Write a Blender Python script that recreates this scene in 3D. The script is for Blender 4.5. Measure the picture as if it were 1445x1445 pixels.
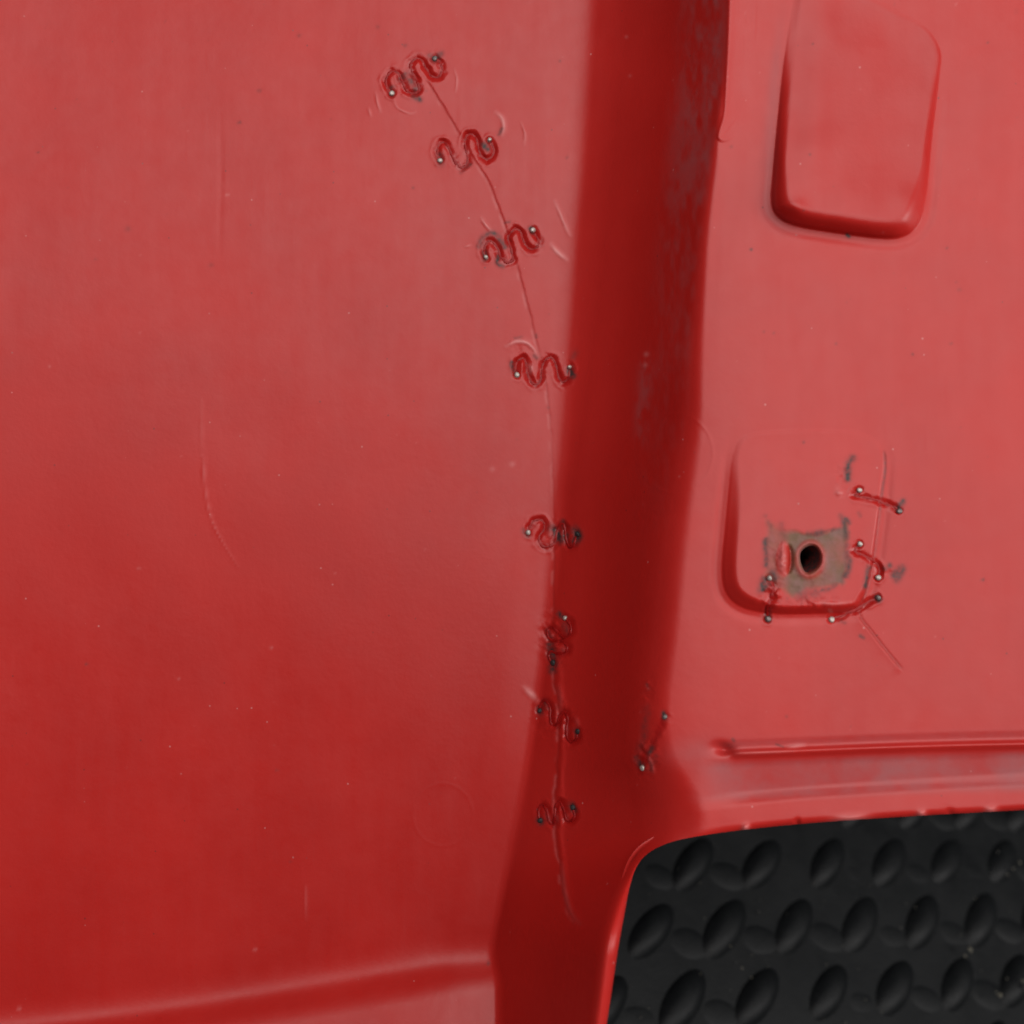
import bpy, math
import numpy as np
from mathutils import Matrix, Vector

# ------------------------------------------------------------------ frame of the panel
# The panel is laid out in its own frame: x right, y up the panel, z out of the panel, in metres.
# UNIT is the layout step: 0.25 mm. The camera stands 361 mm above the deep face.
S = 0.00025
F = 1445.0
CU = 722.5
D = F                      # camera height in layout units

# the rubber mat is the ground of the place: turn everything so that it lies level
_su, _sv = -3.0e-4, 4.5e-4
_mu, _mv, MZ = 1150.0, 1300.0, 0.55
_c = 1 - _su * (_mu - CU) - _sv * (_mv - CU)
MN = np.array([_su * F, -_sv * F, -_c])        # mat normal in (x, y up, z up): points away from camera
MN = -MN / np.linalg.norm(MN)                  # towards the camera side
MAT_D = None
nm = Vector(MN)
G = nm.rotation_difference(Vector((0, 0, 1))).to_matrix().to_4x4()

sc = bpy.context.scene
for o in list(bpy.data.objects):
    bpy.data.objects.remove(o)
COL = sc.collection

# ------------------------------------------------------------------ camera
cam_d = bpy.data.cameras.new("camera")
cam = bpy.data.objects.new("camera", cam_d)
COL.objects.link(cam)
cam_d.sensor_fit = 'HORIZONTAL'
cam_d.sensor_width = 36.0
cam_d.lens = 36.0
cam_d.clip_start = 0.01
cam_d.clip_end = 50
cam_d.dof.use_dof = True
cam_d.dof.focus_distance = D * S * 0.935
cam_d.dof.aperture_fstop = 8.5
cam.matrix_world = G @ Matrix.Translation((0, 0, D * S))
sc.camera = cam

# ------------------------------------------------------------------ world and lamps (indoor workshop light)
w = bpy.data.worlds.new("World")
sc.world = w
w.use_nodes = True
bg = w.node_tree.nodes["Background"]
bg.inputs[0].default_value = (0.90, 0.95, 1.0, 1)
bg.inputs[1].default_value = 0.06


def area(name, loc, target, sx, sy, power, color):
    l = bpy.data.lights.new(name, 'AREA')
    l.shape = 'RECTANGLE'
    l.size, l.size_y = sx, sy
    l.energy = power
    l.color = color
    o = bpy.data.objects.new(name, l)
    COL.objects.link(o)
    d = Vector(target) - Vector(loc)
    m = d.to_track_quat('-Z', 'Y').to_matrix().to_4x4()
    o.matrix_world = G @ Matrix.Translation(loc) @ m
    return o


area("ceiling_light", (0.47, 0.56, 1.35), (0.43, 0.50, 0.0), 1.95, 1.68, 26.0, (1.0, 0.965, 0.94))
area("tube_light", (0.20, 0.60, 1.30), (0.20, 0.45, 0.0), 0.80, 0.22, 0.9, (1.0, 0.98, 0.96))
area("side_light", (1.35, -0.05, 0.62), (0.05, -0.05, 0.0), 0.6, 0.7, 7.0, (1.0, 0.97, 0.95))

sc.render.engine = 'CYCLES'
sc.cycles.use_denoising = True
sc.cycles.max_bounces = 8
sc.view_settings.view_transform = 'Standard'
sc.view_settings.look = 'None'
sc.view_settings.exposure = 0.0
sc.view_settings.gamma = 1.0

# ------------------------------------------------------------------ numeric helpers
rng = np.random.default_rng(7)


def vnoise(u, v, scale, seed):
    r = np.random.default_rng(seed)
    n = 64
    g = r.random((n, n))
    x = u / scale + 1000.0
    y = v / scale + 1000.0
    xi = np.floor(x).astype(int)
    yi = np.floor(y).astype(int)
    fx = x - xi
    fy = y - yi
    fx = fx * fx * fx * (fx * (fx * 6 - 15) + 10)
    fy = fy * fy * fy * (fy * (fy * 6 - 15) + 10)
    a = g[xi % n, yi % n]; b = g[(xi + 1) % n, yi % n]
    c = g[xi % n, (yi + 1) % n]; d = g[(xi + 1) % n, (yi + 1) % n]
    return (a * (1 - fx) + b * fx) * (1 - fy) + (c * (1 - fx) + d * fx) * fy


def fbm(u, v, scale, seed, octv=3):
    s = 0; a = 1; t = 0
    for k in range(octv):
        s = s + a * vnoise(u, v, scale / 2 ** k, seed + k)
        t += a
        a *= 0.5
    return s / t


def sstep(a, b, x):
    t = np.clip((x - a) / (b - a), 0, 1)
    return t * t * (3 - 2 * t)


def splus(x, k):
    return np.where(x < -k, 0, np.where(x > k, x, (x + k) ** 2 / (4 * k)))


def smax(a, b, k):
    h = np.clip(0.5 + 0.5 * (a - b) / k, 0, 1)
    return b * (1 - h) + a * h + k * h * (1 - h)


def spline(pts, n=8, closed=False):
    p = np.array(pts, float)
    m = len(p)
    out = []
    rngk = range(m) if closed else range(m - 1)
    for k in rngk:
        if closed:
            p0, p1, p2, p3 = p[(k - 1) % m], p[k], p[(k + 1) % m], p[(k + 2) % m]
        else:
            p0, p1, p2, p3 = p[max(k - 1, 0)], p[k], p[k + 1], p[min(k + 2, m - 1)]
        for t in np.arange(n) / n:
            out.append(0.5 * ((2 * p1) + (-p0 + p2) * t + (2 * p0 - 5 * p1 + 4 * p2 - p3) * t * t
                              + (-p0 + 3 * p1 - 3 * p2 + p3) * t ** 3))
    if not closed:
        out.append(p[-1])
    return np.array(out)


def seg_dist(u, v, poly, closed=False):
    """distance, signed side (+ = left of travel with v down), and arc parameter 0..1"""
    best = np.full(u.shape, 1e9)
    side = np.zeros(u.shape)
    par = np.zeros(u.shape)
    q = np.vstack([poly, poly[:1]]) if closed else poly
    L = np.hypot(*(q[1:] - q[:-1]).T)
    cum = np.r_[0, np.cumsum(L)]
    for k in range(len(q) - 1):
        ax, ay = q[k]
        dx, dy = q[k + 1] - q[k]
        l2 = dx * dx + dy * dy + 1e-9
        t = np.clip(((u - ax) * dx + (v - ay) * dy) / l2, 0, 1)
        ex = u - ax - t * dx
        ey = v - ay - t * dy
        d = np.hypot(ex, ey)
        m = d < best
        best = np.where(m, d, best)
        side = np.where(m, np.sign(dx * ey - dy * ex), side)
        par = np.where(m, (cum[k] + t * L[k]) / cum[-1], par)
    return best, side, par


def inside(u, v, poly):
    c = np.zeros(u.shape, bool)
    n = len(poly)
    j = n - 1
    for i in range(n):
        xi, yi = poly[i]; xj, yj = poly[j]
        cond = ((yi > v) != (yj > v)) & (u < (xj - xi) * (v - yi) / (yj - yi + 1e-12) + xi)
        c ^= cond
        j = i
    return c


def sdf(u, v, poly):
    d, _, _ = seg_dist(u, v, poly, True)
    return np.where(inside(u, v, poly), -d, d)


def ip(v, tab):
    t = np.array(tab, float)
    return np.interp(v, t[:, 0], t[:, 1])


# smooth version of a table: sampled through a spline first
def ips(v, tab):
    s = spline(tab, 10)
    return np.interp(v, s[:, 0], s[:, 1])


# ------------------------------------------------------------------ layout of the panel
H = 215.0
L_TAB = [(-200, 862), (0, 846), (200, 832), (330, 822), (500, 808), (620, 797), (700, 789), (800, 780), (900, 768),
         (1000, 755), (1100, 739), (1200, 719), (1290, 702), (1360, 689), (1450, 672), (1650, 630)]
R_TAB = [(-200, 1036), (0, 1028), (100, 1023), (200, 1010), (320, 994), (400, 986), (500, 978), (600, 970), (700, 952),
         (800, 937), (900, 926), (1000, 915), (1060, 917), (1100, 933), (1140, 949), (1170, 950), (1190, 940), (1206, 926),
         (1226, 905), (1252, 882), (1290, 864), (1340, 851), (1445, 838), (1650, 810)]
B_TAB = [(-200, 1475), (0, 1446), (250, 1414), (436, 1384), (623, 1352), (700, 1340), (760, 1328), (900, 1300)]

CUT = spline([(1700, 1128), (1560, 1136), (1445, 1143), (1300, 1151), (1150, 1161), (1050, 1171), (985, 1180), (945, 1189),
              (916, 1203), (899, 1222), (889, 1250), (881, 1290), (872, 1340), (863, 1400), (856, 1445), (830, 1600),
              (815, 1700)], 8)
CUTP = np.vstack([CUT, [(1900, 1900)], [(1900, 1100)]])

PAD = spline([(1122, -40), (1118, 0), (1106, 80), (1098, 160), (1091, 240), (1088, 285), (1097, 306), (1122, 319), (1180, 329),
              (1245, 337), (1276, 334), (1296, 318), (1306, 285), (1314, 200), (1325, 110), (1327, 72), (1305, 38),
              (1255, 12), (1200, -20), (1160, -45)], 6, True)
BOSS = spline([(1052, 613), (1100, 606), (1160, 605), (1210, 608), (1238, 622), (1248, 645), (1246, 690), (1238, 760),
               (1230, 810), (1220, 842), (1203, 862), (1150, 866), (1085, 866), (1045, 858), (1023, 838), (1017, 805),
               (1021, 750), (1027, 690), (1034, 640)], 6, True)
HOLE = np.array([(1143 + 14.5 * math.cos(a) + .9 * math.sin(2 * a + .4), 789 - 19 * math.sin(a) + 1.2 * math.cos(3 * a))
                 for a in np.linspace(0, 2 * math.pi, 48, endpoint=False)])

CRACK = spline([(596, 103), (618, 138), (645, 183), (668, 222), (690, 258), (707, 302), (722, 348), (742, 420), (757, 482),
                (770, 540), (776, 590), (779, 640), (781, 700), (782, 790), (781, 870), (783, 955), (789, 1005), (787, 1060),
                (785, 1110), (784, 1150), (787, 1195), (794, 1252), (803, 1288), (820, 1306)], 5)
CRACK2 = spline([(1247, 632), (1249, 660), (1244, 700), (1237, 755), (1231, 800), (1222, 835), (1212, 866), (1230, 892),
                 (1252, 920), (1276, 949)], 5)


def zp(x0, y0, side, pts):
    k = side / 1445.0
    return [(x0 + x * k, y0 + y * k) for x, y in pts]


# every staple: wire path (first and last point are the two wire ends) + label
STAPLES = [
    (zp(530, 60, 120, [(278, 862), (205, 770), (178, 650), (228, 530), (320, 488), (410, 555), (455, 680), (520, 795), (605, 855), (690, 850), (738, 760), (690, 640), (622, 505), (592, 400), (640, 305), (720, 268), (800, 322), (862, 440), (932, 545), (1022, 594), (1108, 550), (1130, 440), (1085, 345), (1005, 268)]),
     'bd', 'wavy repair staple at the upper tip of the long crack'),
    (zp(600, 160, 120, [(252, 800), (210, 700), (210, 590), (270, 500), (350, 510), (410, 600), (450, 700), (510, 820), (590, 915), (680, 895), (718, 800), (700, 660), (672, 500), (700, 400), (770, 352), (850, 400), (890, 520), (912, 640), (962, 742), (1050, 780), (1140, 728), (1168, 620), (1090, 455)]),
     'bb', 'wavy repair staple second from the upper tip of the long crack'),
    (zp(660, 290, 120, [(310, 878), (280, 780), (300, 670), (370, 600), (450, 640), (510, 740), (562, 870), (650, 960), (740, 945), (768, 860), (722, 700), (684, 580), (722, 470), (810, 400), (900, 450), (942, 570), (1002, 692), (1090, 748), (1180, 708), (1208, 600), (1160, 510), (1105, 420)]),
     'bb', 'wavy repair staple third from the upper tip, sooty around its left loop'),
    (zp(700, 460, 140, [(305, 715), (285, 620), (312, 520), (390, 470), (442, 545), (452, 680), (500, 800), (580, 850), (640, 800), (662, 680), (682, 560), (722, 482), (790, 458), (860, 520), (882, 640), (912, 760), (970, 820), (1040, 780), (1068, 700), (1074, 596)]),
     'bb', 'wavy repair staple with two bright ends below a pale curved gouge'),
    (zp(720, 690, 120, [(300, 740), (350, 610), (420, 540), (510, 520), (582, 590), (570, 700), (500, 800), (500, 920), (580, 980), (690, 968), (762, 890), (800, 740), (850, 610), (910, 590), (942, 700), (962, 850), (1010, 970), (1080, 980), (1112, 880), (1140, 770)]),
     'bk', 'repair staple like a figure two, its right end burnt black'),
    (zp(720, 850, 140, [(797, 226), (880, 320), (890, 440), (820, 510), (730, 470), (640, 370), (560, 400), (560, 500), (650, 570), (760, 570), (840, 650), (800, 740), (700, 750), (600, 720), (570, 790), (620, 880)]),
     'bk', 'repair staple running lengthwise along the crack with one bright end above'),
    (zp(720, 960, 140, [(428, 440), (455, 345), (520, 300), (590, 400), (590, 540), (620, 650), (690, 640), (720, 540), (790, 470), (850, 560), (830, 700), (840, 830), (905, 910), (975, 850), (982, 745)]),
     'kk', 'sooty repair staple on the dark wall, second from the lower crack end'),
    (zp(720, 1100, 140, [(440, 600), (420, 470), (470, 370), (535, 440), (570, 590), (630, 650), (660, 540), (670, 400), (725, 325), (785, 430), (825, 570), (895, 610), (950, 530), (912, 405)]),
     'kk', 'small repair staple on the dark wall, lowest of the long crack'),
    (zp(1160, 620, 140, [(545, 742), (470, 815), (560, 838), (680, 858), (800, 888), (900, 935), (1000, 975), (1065, 985), (1125, 1045)]),
     'bd', 'straight sunken staple across the upper right side of the mounting boss'),
    (zp(1140, 740, 160, [(662, 250), (590, 330), (640, 370), (720, 400), (800, 450), (870, 500), (905, 580), (895, 680)]),
     'bb', 'sunken staple right of the bolt hole with two bright ends'),
    (zp(1060, 720, 160, [(230, 865), (270, 960), (275, 1050), (245, 1140), (210, 1250), (212, 1390)]),
     'bd', 'upright sunken staple over the lower left edge of the mounting boss'),
    (zp(1140, 740, 160, [(300, 1212), (400, 1175), (520, 1125), (630, 1080), (720, 1015), (800, 975), (898, 938)]),
     'bd', 'slanting sunken staple at the lower right corner of the mounting boss'),
    (zp(860, 960, 240, [(470, 308), (425, 400), (385, 500), (350, 590), (310, 670), (278, 745)]),
     'db', 'short staple in the rough spot above the cutout corner'),
]
PATHS = [spline(s[0], 6) for s in STAPLES]


def base_z(u, v):
    """height of the moulding without repairs, in layout units"""
    L = ips(v, L_TAB); R = ips(v, R_TAB); B = ips(u, B_TAB)
    k1 = ips(v, [(-300, 42), (0, 42), (300, 36), (500, 28), (800, 14), (1000, 8), (1300, 7), (1700, 7)]) / (R - L)
    k2 = ips(v, [(-300, 5), (0, 5), (180, 5), (240, 10), (400, 13), (550, 20), (700, 30), (850, 34), (1000, 32), (1080, 40), (1140, 52), (1180, 48), (1210, 36), (1250, 15), (1300, 11), (1450, 10), (1700, 10)]) / (R - L)
    t = (u - L) / (R - L)
    Hv = H + 0.035 * (splus(v - 600, 250) - splus(v - 1190, 60)) + 85 * sstep(1185, 1350, v)
    wall = Hv * (splus(t, k1) - splus(t - 1, k2))
    tc = np.clip(t, 0, 1)
    wall = wall - 17 * np.sin(np.pi * tc ** .9) ** 2 * (1 - .45 * sstep(1000, 1250, v))
    low = splus(v - B, 30) * 0.90 - splus(v - B - 40, 20) * 0.55
    low = low * sstep(1000, 820, u)
    low = np.where(t > 1.05, 0, low)
    z = smax(wall, low, 14.0)
    z = z + 0.11 * np.minimum(splus(u - L + 78, 16), 78) * sstep(820, 1100, v) * sstep(1375, 1300, v) * sstep(1.0, .4, t)
    # gentle crown of the deep face and slow waviness
    fl = sstep(0.15, -0.35, t)
    z = z + fl * (5.0 * np.sin((u - 100) / 330.0) * 0.6 + 2.4 * (fbm(u, v, 230, 11, 2) - .5) * 2)
    z = z + sstep(.1, -.2, t) * 0.00014 * np.clip(520 - u, 0, 900) ** 2
    sh = sstep(0.95, 1.15, t)
    z = z + sh * (2.0 * (fbm(u, v, 210, 21, 2) - .5) * 2)
    z = z - 9.0 * np.exp(-splus(u - R, 26) / 34.) * np.clip(t, 0, 1) * sstep(230, 420, v) * sstep(1160, 1040, v)
    # shelf falls gently towards its lower edge
    return z, t, sh


def ridge_line(u):
    return ips(u, [(980, 1062), (1010, 1060), (1050, 1058), (1150, 1054), (1250, 1050), (1350, 1047), (1445, 1045), (1700, 1040)])


def height(u, v, staples=True):
    z, t, sh = base_z(u, v)
    a = dict(soot_shade=np.zeros(u.shape), dust=np.zeros(u.shape), scuff_lit=np.zeros(u.shape), melt=np.zeros(u.shape), patch=np.zeros(u.shape))

    def local(poly, m):
        lo = poly.min(0) - m; hi = poly.max(0) + m
        return (u > lo[0]) & (u < hi[0]) & (v > lo[1]) & (v < hi[1])

    # ---- moulded step, small crest and lower flange above the cutout
    rl = ridge_line(u)
    on = sstep(985, 1020, u)
    dv = v - rl
    z = z - on * 2.4 * sstep(-16, -1, dv) * sh
    z = z + on * sstep(1008, 1044, u) * sh * (5.2 * np.exp(-((dv - 5) / 5.0) ** 2))
    z = z - sh * sstep(975, 1080, u) * (2.6 * sstep(8, 26, dv) + np.clip(dv - 10, 0, 48) * 0.17)
    # left tip of the crest: a small moulded pocket
    z = z - sh * 10.0 * np.exp(-(((u - 1022) * .9 + (v - 1058) * .4) / 13) ** 2 - ((v - 1058 - (u - 1022) * .35) / 8) ** 2)

    # ---- raised pad (upper right)
    m = local(PAD, 40)
    uu, vv = u[m], v[m]
    s = sdf(uu, vv, PAD)
    hh = ips(vv, [(-120, 0), (-40, .3), (60, 2.2), (160, 11), (300, 27), (420, 34)]) * (1 - .42 * sstep(1180, 1310, uu))
    low = sstep(215, 335, vv)
    wd = 15 + 20 * low + 5 * sstep(1180, 1090, uu) - 4 * sstep(1200, 1300, uu) * (1 - low)
    x = np.clip(-s / wd, 0, 1)
    r = 1 - (1 - x) ** 2.3
    r = r * sstep(0, .16, x) ** .5
    top = 1.7 * (fbm(uu, vv, 80, 31, 2) - .5) * 2 + 2.6 * np.exp(-((uu - 1150 + (vv - 150) * .05) / 26.) ** 2) * sstep(300, 200, vv) \
        + 1.8 * np.exp(-((uu - 1278) / 20.) ** 2 - ((vv - 285) / 26.) ** 2) + 2.4 * np.exp(-((uu - 1125) / 12.) ** 2 - ((vv - 292) / 12.) ** 2)
    z[m] += hh * r + top * sstep(0, .8, x) - 1.6 * np.exp(-((s - 8) / 7.) ** 2) * sstep(100, 300, vv)
    a['melt'][m] = np.maximum(a['melt'][m], .22 * sstep(0, .5, x))
    a['dust'][m] += 0.55 * np.exp(-((s - 9) / 9.) ** 2) * sstep(1150, 1085, uu) * sstep(-40, 120, vv)

    # ---- mounting boss with bolt hole
    m = local(BOSS, 40)
    uu, vv = u[m], v[m]
    s = sdf(uu, vv, BOSS)
    hh = ips(vv, [(500, 0), (600, .8), (650, 2.0), (700, 5.5), (780, 12), (870, 16), (960, 19)])
    left = sstep(1110, 1020, uu)
    wd = 7 + 20 * left * sstep(600, 740, vv) + 6 * sstep(800, 870, vv)
    x = np.clip(-s / wd, 0, 1)
    r = .5 * sstep(0, 1, x) + .5 * (1 - (1 - x) ** 2) * sstep(0, .2, x)
    hh = hh * (1 - 0.62 * sstep(1160, 1240, uu))
    z[m] += hh * r - 1.5 * np.exp(-((s - 7) / 6.) ** 2) * sstep(600, 700, vv)
    # scraped patch around the hole and the half moon notch beside it
    P = np.array(zp(980, 560, 360, [(405, 700), (520, 765), (700, 775), (835, 750), (862, 690), (868, 800), (852, 1060), (640, 1090), (560, 1130), (470, 1080), (395, 1030), (410, 860)]))
    sp = sdf(uu, vv, P) + 5 * (fbm(uu, vv, 22, 41, 3) - .5) * 2
    pm = sstep(5, -6, sp)
    ring = np.exp(-((np.hypot((uu - 1143) / 15.5, (vv - 789) / 20) - 1.22) / .22) ** 2)
    a['patch'][m] = np.maximum(a['patch'][m], pm * (0.55 + 0.75 * fbm(uu, vv, 34, 43, 3)) * (1 - .55 * ring) * (.55 + .45 * sstep(1100, 1122, uu)))
    a['soot_shade'][m] = np.maximum(a['soot_shade'][m], .75 * np.exp(-((sp - 1) / 4.5) ** 2) * sstep(.45, .7, fbm(uu, vv, 15, 47, 3)))
    z[m] += pm * 1.6 * (fbm(uu, vv, 10, 49, 3) - .5)
    z[m] -= 1.0 * pm * sstep(1095, 1112, uu)
    nd = np.hypot((uu - 1106) / 10., (vv - 789) / 23.)
    sl = np.abs(uu - (1116 - ((vv - 789) / 20.) ** 2 * 3.5))
    z[m] += 6.0 * np.exp(-((uu - 1105) / 7.) ** 2 - ((vv - 789) / 19.) ** 2) - 5.0 * np.exp(-(sl / 3.0) ** 2) * sstep(24, 14, np.abs(vv - 789))
    a['scuff_lit'][m] = np.maximum(a['scuff_lit'][m], .3 * sstep(1.15, .7, nd) * sstep(1114, 1104, uu))  # lit left side of the notch bump, painted paler
    a['patch'][m] *= 1 - .9 * sstep(1.25, .9, nd)
    hd = sdf(uu, vv, HOLE)
    z[m] += 2.4 * np.exp(-((hd - 4) / 5.) ** 2) - 4.0 * sstep(2.5, -1, hd)

    # ---- rim of the cutout: bead along the top edge, rounded lip down the side
    m = local(CUT, 60)
    uu, vv = u[m], v[m]
    d = sdf(uu, vv, CUTP)
    bead = sstep(955, 1080, uu)
    z[m] += bead * (8.0 * sstep(54, 32, d) + .07 * np.clip(40 - d, 0, 40))
    side = sstep(1192, 1262, vv)
    rr = 10 + 9 * side
    x = np.clip(1 - d / rr, 0, 1)
    z[m] -= (.3 + 7.5 * bead + 14 * side) * (1 - np.sqrt(np.clip(1 - x * x * .96, 0, 1)))
    nick = np.zeros(uu.shape)
    for nu, nw, nh in ((1052, 5, 5), (1200, 22, 4), (1300, 6, 4), (1398, 8, 4), (1125, 4, -4), (1340, 5, -3)):
        nick += nh * np.exp(-((uu - nu) / nw) ** 2) * np.exp(-((d - 2) / 5.) ** 2)
    z[m] += nick
    a['scuff_lit'][m] = np.maximum(a['scuff_lit'][m], np.clip(nick / 9, 0, .5))

    # ---- staple grooves
    for k, P in enumerate(PATHS if staples else []):
        m = local(P, 26)
        uu, vv = u[m], v[m]
        d, sd, par = seg_dist(uu + 2.6 * (vnoise(uu, vv, 8, 700 + k) - .5), vv + 2.6 * (vnoise(uu, vv, 8, 730 + k) - .5), P)
        wob = fbm(uu, vv, 14, 300 + k, 2)
        g = np.exp(-(d / 4.6) ** 2)
        amp = np.clip(.85 + .9 * (fbm(uu, vv, 24, 400 + k, 2) - .5) * 2, .25, 1.3) if k < 12 else .2
        z[m] += amp * (-3.3 * g + (.1 + 1.0 * wob) * np.exp(-((d - 7.6) / 2.6) ** 2))
        z[m] += 2.6 * (fbm(uu, vv, 9, 760 + k, 3) - .5) * np.exp(-(d / 9.) ** 2)
        a['melt'][m] = np.maximum(a['melt'][m], np.exp(-(d / 5.2) ** 2))

    # ---- long crack: the two sides do not meet quite level
    m = local(CRACK, 60)
    uu, vv = u[m], v[m]
    d, sd, par = seg_dist(uu + (1.2 + 2.4 * sstep(800, 900, vv)) * (vnoise(uu, vv, 14, 81) - .5) + .9 * (vnoise(uu, vv, 5, 83) - .5), vv, CRACK)
    live = sstep(0, .02, par) * sstep(1, .985, par) * (1 - .85 * a['melt'][m]) * (1 - .55 * sstep(.40, .46, par) * sstep(.56, .50, par))
    # left of travel (downwards) is the right hand side of the picture
    off = d * sd
    lvl = ip(vv, [(100, 2.8), (420, 2.2), (540, .5), (700, .6), (880, 1.6), (1300, 1.2)])
    z[m] += live * lvl * (.20 * sstep(3.0, -3.0, off) * np.exp(-np.clip(-off, 0, 99) / 30.) - .26 * np.exp(-np.clip(off, 0, 99) / 24.) * sstep(-3., 3., off))
    z[m] -= live * (.15 + .5 * fbm(uu, vv, 13, 88, 2)) * np.exp(-(d / 1.7) ** 2)
    a['scuff_lit'][m] = np.maximum(a['scuff_lit'][m], live * .22 * np.exp(-((off - 2.5) / 2.) ** 2) * sstep(.35, .65, fbm(uu, vv, 17, 93, 2)))  # pale broken line along one side of the crack
    lowc = sstep(860, 960, vv)
    z[m] += live * lowc * 2.2 * np.exp(-((off + 6) / 4.) ** 2)
    a['soot_shade'][m] = np.maximum(a['soot_shade'][m], live * .12 * np.exp(-(d / 1.5) ** 2))  # faint shading inside the crack, painted as a dark line
    m = local(CRACK2, 30)
    uu, vv = u[m], v[m]
    d, sd, par = seg_dist(uu, vv, CRACK2)
    live = sstep(0, .04, par) * sstep(1, .96, par) * (1 - .85 * a['melt'][m])
    z[m] -= live * 1.2 * np.exp(-(d / 1.8) ** 2)
    z[m] += live * 1.6 * sstep(-2, 2, d * sd) * np.exp(-d / 12.) * (vv > 860)
    a['soot_shade'][m] = np.maximum(a['soot_shade'][m], live * (.30 + .2 * (vv < 720)) * np.exp(-(d / 2.0) ** 2))

    # ---- pale melted smears and gouges beside the staples, plus the crest's painted highlight
    for pts, wd, hgt, sc_ in SMEARS_GLINT:
        P = spline(pts, 6)
        m = local(P, 16)
        uu, vv = u[m], v[m]
        d, sd, par = seg_dist(uu, vv, P)
        e = np.exp(-(d / wd) ** 2) * (.25 + .75 * np.sin(np.pi * np.clip(par, .02, .98)))
        z[m] += hgt * e * (.6 + .8 * fbm(uu, vv, 10, 77, 2))
        a['scuff_lit'][m] = np.maximum(a['scuff_lit'][m], sc_ * e)
    for pts, wd, st in SOOTL:
        P = spline(pts, 5)
        m = local(P, 18)
        uu, vv = u[m], v[m]
        d, sd, par = seg_dist(uu, vv, P)
        e = np.exp(-(d / wd) ** 2) * (.35 + .95 * fbm(uu, vv, 9, 91, 3))
        a['soot_shade'][m] = np.maximum(a['soot_shade'][m], 1.2 * st * e)
    for su_, sv_, sr, st in SPOTS:
        m = (np.abs(u - su_) < 4 * sr) & (np.abs(v - sv_) < 4 * sr)
        e = np.exp(-((u[m] - su_) ** 2 + (v[m] - sv_) ** 2) / sr ** 2)
        if st > 0:
            a['soot_shade'][m] = np.maximum(a['soot_shade'][m], st * e)
        else:
            a['scuff_lit'][m] = np.maximum(a['scuff_lit'][m], -st * e)
    for cu, cv, ru, rv, amp in LUMPS:
        m = (np.abs(u - cu) < 3 * ru) & (np.abs(v - cv) < 3 * rv)
        e = np.exp(-((u[m] - cu) / ru) ** 2 - ((v[m] - cv) / rv) ** 2)
        z[m] += amp * e * (fbm(u[m], v[m], 9, 55, 3) - .5) * 2

    # ---- thin mould marks: faint rings and scratches
    for cu, cv, ru, hg in ((953, 640, 53, .22), (625, 1150, 42, .14), (1230, 40, 0, 0)):
        if ru:
            d = np.abs(np.hypot(u - cu, (v - cv) * .95) - ru)
            z += hg * np.exp(-(d / 2.2) ** 2)
    # crisp moulding edge at the top of the step wall, ending in a curl
    E_ = spline([(1030, -200), (1027, 0), (1024, 100), (1021, 160), (1012, 192), (1024, 199), (1044, 186)], 6)
    m = local(E_, 24)
    d, sd, par = seg_dist(u[m], v[m], E_)
    z[m] += 2.2 * sstep(-2.5, 2.5, -d * sd) * np.exp(-d / 9.) * sstep(1, .9, par)

    # ---- dust films
    n1 = fbm(u, v, 60, 61, 4)
    n2 = fbm(u * 1.7, v * .6, 13, 65, 4) * .6 + fbm(u, v * .5, 40, 66, 2) * .4
    wallr = sstep(.55, .8, t) * sstep(1.02, .93, t)
    a['dust'] += wallr * sstep(860, 0, v) * sstep(.30, .68, n2) * .8
    a['dust'] += np.exp(-((u - 908 + (v - 560) * .06) / 9.) ** 2) * sstep(490, 520, v) * sstep(640, 590, v) * sstep(.4, .6, n2) * .6
    fl = sh * sstep(960, 1030, u) * sstep(rl + 10, rl + 24, v) * sstep(rl + 78, rl + 62, v)
    a['dust'] += fl * (.35 + .85 * n1) * 1.0
    a['dust'] += sh * np.exp(-(((u - 985) / 45.) ** 2 + ((v - 1062) / 22.) ** 2)) * .45
    a['dust'] += sh * sstep(1015, 1040, u) * np.exp(-((v - rl + 8) / 7.) ** 2) * .45
    for q in ('dust', 'soot_shade', 'scuff_lit', 'melt', 'patch'):
        a[q] = np.clip(a[q], 0, 1)
    return z, t, a


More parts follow.
